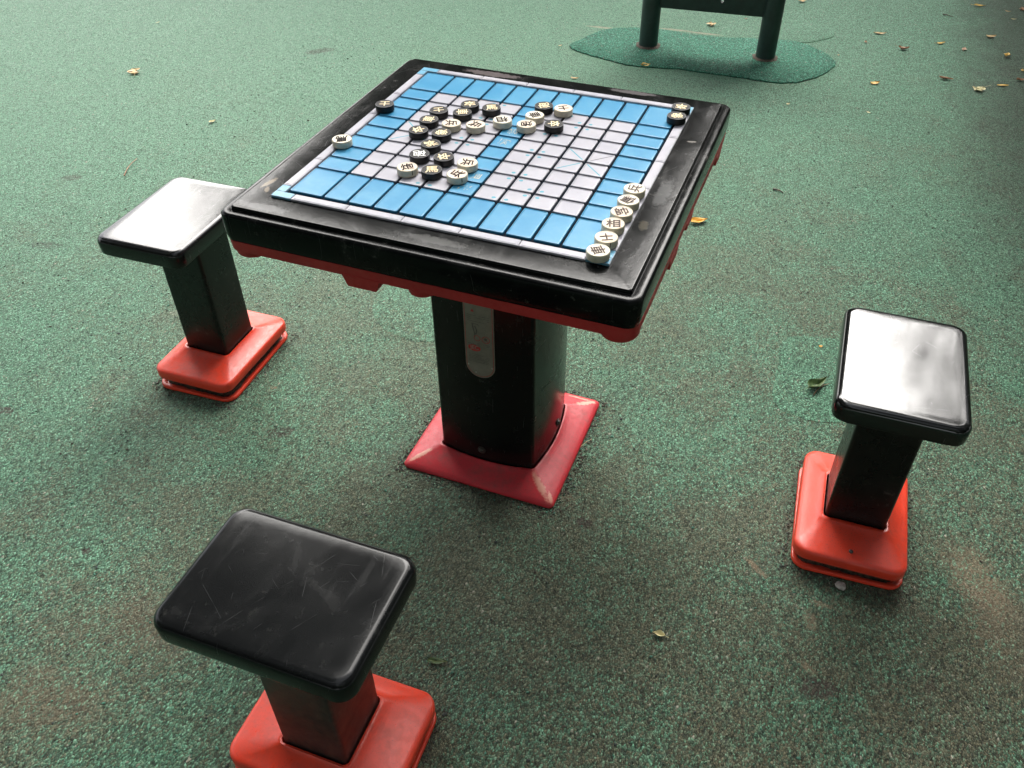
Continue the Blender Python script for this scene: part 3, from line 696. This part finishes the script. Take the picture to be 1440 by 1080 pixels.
spl([(x0, zb), (x1, zb), (x1, ztp), (x0, ztp)])
def slot(x, za, zb2, wd, lean=0):
    n = 10; spl([(x+wd*math.cos(R(180+180*k/n)), za+wd*1.4*(1+math.sin(R(180+180*k/n)))) for k in range(n+1)]+[(x+lean+wd*math.cos(R(180*k/n)), zb2+wd*math.sin(R(180*k/n))) for k in range(n+1)])
slot(.197, .247, .36, .008, .01); slot(.317, .231, .40, .0095, -.012); slot(.245, .30, .43, .008, .01); slot(.37, .29, .42, .008)
co = bpy.data.objects.new('panel', cu); COL.objects.link(co); bpy.context.view_layer.update()
me = bpy.data.meshes.new_from_object(co.evaluated_get(bpy.context.evaluated_depsgraph_get())); bpy.data.objects.remove(co); me.materials.clear(); me.materials.append(M_dgreen)
po = bpy.data.objects.new('panel', me); COL.objects.link(po); po.parent = nb; po.location = (PL.x+.0525, PL.y-2.66, 0); po.rotation_euler = (R(90), 0, ang)
tag(po, label='dark green panel with small pierced openings')

# ---------------------------------------------------------------- fallen leaves and litter
def leaf_mat(name, c1, c2, vein=(.3, .22, .1)):
    g = G(name); p = g.pos(True); n = g.noise(p, 60, 4, .7, .5); c = g.mix(g.mr(n, .35, .65), c1, c2)
    s = g.n('ShaderNodeSeparateXYZ'); g.l(p, s.inputs[0]); mid = g.mr(g.math('ABSOLUTE', s.outputs[1]), .0012, .0004)
    c = g.mix(g.math('MULTIPLY', mid, .6), c, vein)
    g.set(Base_Color=c, Roughness=.55, Normal=g.bump(n, .002, .5)); return g.m
LM = {'yellow': leaf_mat('yellow_leaf', (.62, .36, .05), (.72, .50, .16)), 'tan': leaf_mat('tan_leaf', (.52, .34, .15), (.62, .46, .24)), 'brown': leaf_mat('brown_leaf', (.17, .075, .035), (.42, .22, .11)),
      'pale': leaf_mat('pale_leaf', (.55, .50, .24), (.66, .60, .36)), 'green': leaf_mat('green_leaf', (.025, .055, .012), (.07, .12, .03), (.16, .18, .06)), 'orange': leaf_mat('orange_leaf', (.62, .28, .02), (.75, .42, .06)),
      'pink': leaf_mat('dry_pink_leaf', (.52, .30, .20), (.62, .40, .28)), 'dark': leaf_mat('dark_bark_bit', (.05, .04, .03), (.09, .07, .05))}
def leaf(px, L, Wd, rot, mat, label, curl=.3, fold=.3, stem=.3, lobes=0, seed=0, name='fallen_leaf', cat='leaf', lift=0, tilt=0.0):
    rn = random.Random(seed*7+1); bm = bmesh.new(); nx, ny = 14, 6; gr = []
    ph = rn.random()*6
    for i in range(nx+1):
        t = i/nx; half = Wd/2*max(.02, math.sin(math.pi*t**.8)**.8)*(1-.3*t)
        if lobes: half = Wd/2*(.22+.78*abs(math.sin(lobes*math.pi*t+.3))**1.2)*(1-.5*abs(2*t-1)**3)
        if i in (0, nx): half = Wd*.015
        row = []
        for j in range(ny+1):
            s = 2*j/ny-1; x = (t-.5)*L; y = s*half*(1+.12*math.sin(9*t+ph))
            if lobes: x += abs(s)*L*.10
            z = fold*abs(y)+curl*L*((2*t-1)**2)*.35+.06*Wd*math.sin(7*t+5*s+ph)
            row.append(bm.verts.new((x, y, z)))
        gr.append(row)
    for a, b in zip(gr, gr[1:]):
        for j in range(ny): bm.faces.new((a[j], a[j+1], b[j+1], b[j]))
    if stem:
        z0 = gr[0][ny//2].co.copy(); tube(bm, [z0, z0+Vector((-L*stem*.5, L*.03, -.001)), z0+Vector((-L*stem, L*.10, .001))], .0007, 5, taper=.0005)
    mz = min(v.co.z for v in bm.verts)
    for v in bm.verts: v.co.z -= mz
    P = up(px[0], px[1]); o = mesh_obj(name, bm, LM[mat], None, 60, (P.x, P.y, .002+lift)); o.rotation_euler = (tilt, 0, R(rot)+.365)
    o['label'] = label; o['category'] = cat
    return o
LV = [((983, 313), .062, .036, 20, 'orange', 'bright orange folded leaf on the ground just past the table’s right edge', .2, .6, 0, 0),
 ((189, 103), .060, .055, 115, 'tan', 'pale tan lobed leaf with a stem, alone on the open ground at upper left', .2, .1, .7, 2),
 ((299, 172), .032, .018, 50, 'pale', 'small pale yellow leaf on the ground left of the table', .4, .5, 0, 0),
 ((1148, 543), .070, .036, 35, 'green', 'dark green curled leaf beside the right-hand stool', .5, .8, .5, 0),
 ((926, 893), .026, .014, 160, 'pale', 'small pale green folded leaf in the open foreground', .3, 1.0, .3, 0),
 ((615, 931), .040, .016, -5, 'green', 'narrow dark green leaf lying behind the nearest stool’s base', .2, .3, 0, 0),
 ((1128, 3), .045, .03, 10, 'tan', 'tan leaf right of the sign stand’s right post, at the photo’s top edge', .5, .4, 0, 0),
 ((1000, 36), .045, .045, 80, 'tan', 'tan crumpled leaf seen beneath the sign stand’s panel', .4, .3, .2, 1),
 ((907, 93), .042, .036, 10, 'yellow', 'small yellow leaf on the near edge of the green patch', .4, .3, 0, 1),
 ((808, 111), .036, .018, -10, 'tan', 'tan leaf on the ground close behind the table’s far edge', .4, .3, 0, 0),
 ((788, 65), .020, .012, 40, 'tan', 'tiny tan leaf at the left tip of the green patch', .4, .3, 0, 0),
 ((1237, 48), .062, .022, -5, 'tan', 'long thin tan leaf right of the green patch', .3, .4, 0, 0),
 ((1217, 60), .026, .016, 80, 'brown', 'tiny brown leaf just below the long thin tan leaf', .4, .4, 0, 0),
 ((1270, 70), .048, .032, -10, 'brown', 'curled dark brown leaf right of the green patch', .7, .6, .3, 0),
 ((1323, 62), .048, .020, 20, 'yellow', 'small yellow leaf between the curled dark brown and the pinkish leaf', .3, .5, .3, 0),
 ((1356, 70), .040, .024, 60, 'pink', 'pinkish dry leaf with a dark stem, tilted up', .3, .3, .4, 0),
 ((1377, 9), .062, .022, -8, 'yellow', 'yellow pointed leaf near the top right corner', .2, .5, .2, 0),
 ((1393, 53), .050, .034, 5, 'tan', 'broad tan leaf at the start of the shade near the right edge', .5, .4, 0, 0),
 ((1415, 80), .042, .036, 60, 'yellow', 'yellow leaf with a dark curled side in the shade at the right', .6, .7, .3, 0),
 ((1230, 118), .045, .032, 15, 'yellow', 'yellow leaf alone left of the brown boat-shaped leaf', .3, .2, 0, 0),
 ((1330, 112), .060, .022, -25, 'brown', 'brown boat-shaped leaf left of the ragged lobed leaf', .3, .8, 0, 0),
 ((1377, 127), .050, .052, 210, 'pale', 'ragged pale lobed leaf with a thin stem near the right edge', .2, .15, .8, 2),
 ((1410, 121), .052, .020, -3, 'yellow', 'yellow oval leaf right of the ragged lobed leaf', .15, .3, 0, 0),
 ((1435, 114), .045, .024, 10, 'brown', 'brown leaf at the right edge of the photo beside the yellow oval leaf', .4, .6, 0, 0),
 ((1437, 15), .050, .040, 70, 'brown', 'brown leaf in the dark at the top right corner', .4, .3, 0, 0),
 ((1437, 100), .024, .016, 70, 'yellow', 'tiny yellow leaf at the right edge, above the brown leaf', .4, .4, 0, 0),
 ((1425, 28), .030, .014, 0, 'pale', 'thin pale leaf in the dark near the top right corner', .4, .4, 0, 0),
 ((1417, 17), .030, .012, -20, 'tan', 'narrow tan leaf in the dark near the top right corner', .4, .4, 0, 0),
 ((1108, 147), .018, .014, 30, 'pale', 'tiny pale leaf on bare ground right behind the table’s far right corner', .3, .3, 0, 0),
 ((1221, 159), .022, .010, 120, 'pale', 'tiny pale green leaf alone below the yellow leaf', .3, .3, 0, 0),
 ((1179, 78), .012, .009, 20, 'tan', 'speck-sized tan leaf touching the green patch’s right end', .3, .3, 0, 0),
 ((1049, 27), .016, .012, 20, 'brown', 'speck-sized brown leaf beneath the right end of the panel', .3, .3, 0, 0),
 ((222, 32), .030, .006, 60, 'pale', 'thin pale straw on the ground at the upper left', .1, .1, 0, 0),
 ((1154, 488), .012, .010, 20, 'orange', 'speck-sized orange leaf on the repaired patch by the right-hand stool', .3, .3, 0, 0)]
for i, (px, L, Wd, rot, mat, lab, curl, fold, stem, lob) in enumerate(LV):
    leaf(px, L, Wd, rot, mat, lab, curl, fold, stem, lob, i)
def twig(a, b, r, mat, label, bend=.006):
    A, B = up(*a), up(*b); A.z = B.z = .0035; n = (B-A).orthogonal().normalized(); n = Vector((-(B-A).y, (B-A).x, 0)).normalized()
    pts = [A.lerp(B, k/8)+n*bend*math.sin(math.pi*k/8)+Vector((0, 0, .002*math.sin(math.pi*k/8))) for k in range(9)]
    bm = bmesh.new(); c = (A+B)/2; tube(bm, [p-c for p in pts], r, 6, taper=r*.5)
    o = mesh_obj('twig', bm, LM[mat], None, 60, c); tag(o, label, 'twig')
twig((175, 248), (193, 224), .0022, 'brown', 'bent brown twig on the ground behind the left-hand stool')
twig((1326, 21), (1340, 25), .003, 'dark', 'short dark twig among the leaves near the top right corner', .002)
twig((1144, 556), (1168, 540), .0013, 'brown', 'thin brown twig under the dark green curled leaf')
twig((1087, 267), (1101, 272), .0035, 'dark', 'short black twig on the ground between table and right edge', .002)
twig((816, 630), (832, 619), .0007, 'tan', 'straw sticking out beside the table’s crimson foot', .001)
# pebble by the right stool
bm = bmesh.new(); bmesh.ops.create_icosphere(bm, subdivisions=3, radius=.009)
for v in bm.verts: v.co *= 1+.35*mnoise.noise(v.co*160); v.co.z *= .55; v.co.x *= 1.3
P = up(1182, 826); tag(mesh_obj('pebble', bm, simple('grey_pebble', (.30, .28, .25), .8, var=.3, sc=200, bump=.002), None, 60, (P.x, P.y, .005)), 'grey pebble lying against the right-hand stool’s base', 'pebble')

# crumbs and soil bits round the feet, loose granules on the ground (uncountable)
def crumbs(name, label, n, sampler, size, mats, seed, hz=.7):
    rn = random.Random(seed); bm = bmesh.new()
    for k in range(n):
        x, y = sampler(rn); s = size*rn.uniform(.4, 1.5); g2 = bmesh.ops.create_icosphere(bm, subdivisions=1, radius=1)
        mi = rn.randrange(len(mats)); ra = rn.random()*6
        el = rn.uniform(.6, 1.9)
        for v in g2['verts']:
            q = Vector((v.co.x*s*el, v.co.y*s, v.co.z*s*hz))*(1+rn.uniform(-.25, .25)); v.co = Vector((x+q.x*math.cos(ra)-q.y*math.sin(ra), y+q.x*math.sin(ra)+q.y*math.cos(ra), q.z+s*.4))
        for v in g2['verts']:
            for f in v.link_faces: f.material_index = mi
    o = mesh_obj(name, bm, mats, None); tag(o, label, 'debris', kind='stuff')
M_soil = simple('loose_soil', (.050, .042, .030), .95, var=.6, sc=300); M_grit = simple('pale_grit', (.13, .12, .09), .9, var=.3); M_gran = simple('green_granule', (.045, .15, .10), .7, var=.3); M_dgr = simple('dark_granule', (.02, .028, .024), .7)
def around(X, Y, hx, hy, wd, bias=(0, 0)):
    def f(rn):
        s = rn.choice((0, 1, 2, 3)); t = rn.uniform(-1, 1); e = abs(rn.gauss(0, wd))
        if s == 0: return X+t*(hx+.01), Y-hy-e
        if s == 1: return X+t*(hx+.01), Y+hy+e*.6
        if s == 2: return X-hx-e*.6, Y+t*(hy+.01)
        return X+hx+e, Y+t*(hy+.01)
    return f
crumbs('soil_crumbs', 'dark soil crumbs gathered round the table’s crimson foot', 1100, around(0, 0, .190, .190, .012), .0018, [M_soil, M_soil, M_soil, M_dgr, M_gran, M_grit], 1)
crumbs('soil_crumbs', 'dark soil crumbs gathered round the left-hand stool’s base', 400, around(-.817, -.004, .115, .155, .008), .0017, [M_soil, M_soil, M_dgr, M_grit], 2)
crumbs('soil_crumbs', 'dark soil crumbs gathered round the right-hand stool’s base', 600, around(.815, .003, .115, .155, .011), .0017, [M_soil, M_soil, M_soil, M_dgr, M_grit], 3)
crumbs('soil_crumbs', 'dark soil crumbs gathered round the nearest stool’s base', 400, around(.002, -.828, .155, .115, .008), .0017, [M_soil, M_soil, M_dgr], 4)
def near(rn):
    while True:
        x, y = rn.uniform(-1.9, 1.7), rn.uniform(-1.3, 2.2)
        if rn.random() < 1/(1+.5*max(0, y+1)): return x, y
crumbs('loose_granules', 'loose rubber granules and grit strewn over the green ground', 3500, near, .0019, [M_gran, M_dgr, M_dgr, M_gran, M_soil], 6)

# ---------------------------------------------------------------- unseen trees and hedge outside the frame, placed and shaped to block light
M_bark = simple('bark', (.09, .07, .05), .9, var=.4, sc=20, bump=.01)
def foliage_mat(name, a, b):
    g = G(name); oi = g.n('ShaderNodeNewGeometry').outputs['Random Per Island']; c = g.ramp(oi, [(0, a), (1, b)]); g.set(Base_Color=c, Roughness=.55); return g.m
M_leafy = foliage_mat('tree_foliage', (.02, .045, .012), (.06, .11, .03))
def foliage(bm, rn, cen, rad, n, size, flat=1.0):
    cl = []
    for k in range(max(6, n//150)):
        d = Vector((rn.gauss(0, 1), rn.gauss(0, 1), rn.gauss(0, 1))).normalized()*rn.random()**.45; cl.append(Vector((d.x*rad[0], d.y*rad[1], d.z*rad[2]))+cen)
    cr = min(rad)*.42
    for k in range(n):
        c = rn.choice(cl)+Vector((rn.gauss(0, cr*.6), rn.gauss(0, cr*.6), rn.gauss(0, cr*.4)))
        s = size*rn.uniform(.6, 1.3); a = Vector((rn.gauss(0, 1), rn.gauss(0, 1), rn.gauss(0, .6))).normalized(); b = a.orthogonal().normalized(); b.rotate(Matrix.Rotation(rn.random()*6.28, 3, a))
        v = [bm.verts.new(c+a*s*x+b*s*y) for x, y in ((-1, 0), (-.2, .38), (1, 0), (-.2, -.38))]; bm.faces.new(v)
def tree(loc, h, r, rad, n, size, seed, label, cz):
    rn = random.Random(seed); t = empty('shade_tree', loc); tag(t, label, 'tree', 'trees shading the table')
    bm = bmesh.new(); tube(bm, [Vector((.08*math.sin(k*.9), .06*k*.3, h*k/8)) for k in range(9)], r, 12, taper=r*.5)
    for k in range(7):
        a = k*.9+seed; z = h*(.6+.05*k); e = Vector((math.cos(a)*rad[0]*.6, math.sin(a)*rad[1]*.6, z+rad[2]*.5)); s = Vector((0, 0, z)); tube(bm, [s.lerp(e, q/5)+Vector((0, 0, .15*math.sin(q))) for q in range(6)], r*.35, 8, taper=r*.1)
    mesh_obj('trunk', bm, M_bark, t, 60)
    bm = bmesh.new(); foliage(bm, rn, Vector((0, 0, cz)), rad, n, size); mesh_obj('crown', bm, M_leafy, t)
tree((-2.6, -4.2, 0), 5.0, .17, (3.6, 3.6, .9), 9000, .21, 2, 'leafy tree behind the photographer whose crown shades the foreground', 5.2)
tree((4.2, -1.8, 0), 5.2, .18, (3.6, 3.4, .9), 9000, .21, 5, 'leafy tree on the right whose crown hangs over the right-hand stool', 5.3)
tree((-4.3, .8, 0), 5.0, .16, (3.5, 2.9, .8), 15000, .21, 8, 'leafy tree on the left whose crown reaches over the chess table', 5.2)
tree((3.6, 3.2, 0), 5.2, .15, (3.6, 2.2, .8), 7000, .21, 11, 'leafy tree beyond the hedge whose crown reaches over the table’s far side', 5.4)
def bushy(seed):  # unseen trees added in rows to block low sky and darken reflections
    rn = random.Random(seed); t = empty('blocker_tree'); bm = bmesh.new(); tube(bm, [Vector((.05*math.sin(k), 0, 4.2*k/6)) for k in range(7)], .16, 10, taper=.08); tr = mesh_obj('trunk', bm, M_bark, t, 60)
    bm = bmesh.new(); foliage(bm, rn, Vector((0, 0, 3.9)), (2.6, 2.0, 2.6), 5200, .34); return t, tr, mesh_obj('crown', bm, M_leafy, t)
rows = [('unseen trees beyond the play area', 'tall bushy tree in the unseen row shaped to block sky glare beyond the sign stand', [(x, 13.5+.5*math.sin(x), 0, sc) for x, sc in ((-6.9, 1.7), (-4.3, 1.75), (-.4, 1.1), (3.0, 1.1), (6.6, 1.15), (10.4, 1.15))]),
        ('added trees behind the photographer', 'bushy tree in an unseen row added to block sky light behind the photographer', [(x, -8.6, 0, 1.05) for x in (-7, -3, 1, 5)]+[(-8.5, -5, 0, 1)]),
        ('added trees to the right', 'bushy tree in an unseen row added to block sky light right of the hedge', [(8.5, y, 0, 1.05) for y in (-6, -2, 2, 6)])]
proto = None; ORD = [', leftmost of the six', ', second from the left of six', ', third from the left of six', ', fourth from the left of six', ', fifth from the left of six', ', rightmost of the six', ', by the left end', ', second from the left end', ', third from the left end', ', by the right end', ', off to the left side', ', nearest end', ', second from the near end', ', third from the near end', ', farthest end']; kk = 0
for grp, lab, spots_ in rows:
    for (x, y, z, sc) in spots_:
        if proto is None: proto = bushy(21); t = proto[0]
        else:
            t = proto[0].copy(); COL.objects.link(t)
            for ch in proto[1:]:
                c = ch.copy(); COL.objects.link(c); c.parent = t
        t.location = (x, y, z); t.scale = (sc, sc, sc); t.rotation_euler = (0, 0, x*1.3+y); tag(t, lab+ORD[kk], 'tree', grp); kk += 1
hd = empty('hedge', (1.86, 3.6, 0)); tag(hd, 'unseen dense hedge shaped to lean over and shade the right side of the ground', 'hedge')
bm = bmesh.new(); rn = random.Random(4)
for k in range(15000):
    c = Vector((rn.uniform(-.38, .38), rn.uniform(-3.0, 3.6), rn.uniform(.03, 2.1))); c.x -= .55*max(0, c.z-.7)/1.4*min(1, max(0, (c.y+2.6)/1.5)); s = .06*rn.uniform(.6, 1.3)  # upper foliage leans inward to block sky over the ground's edge
    a = Vector((rn.gauss(0, 1), rn.gauss(0, 1), rn.gauss(0, 1))).normalized(); b = a.orthogonal().normalized()
    bm.faces.new([bm.verts.new(c+a*s*x+b*s*y) for x, y in ((-1, 0), (-.2, .45), (1, 0), (-.2, -.45))])
mesh_obj('foliage', bm, M_leafy, hd)
bm = bmesh.new()
for k in range(14): tube(bm, [Vector((rn.uniform(-.1, .1), -3+k*.48, 0)), Vector((rn.uniform(-.15, .15), -3+k*.48, .7)), Vector((rn.uniform(-.2, .2), -3+k*.48, 1.2))], .02, 6, taper=.008)
mesh_obj('stem', bm, M_bark, hd)
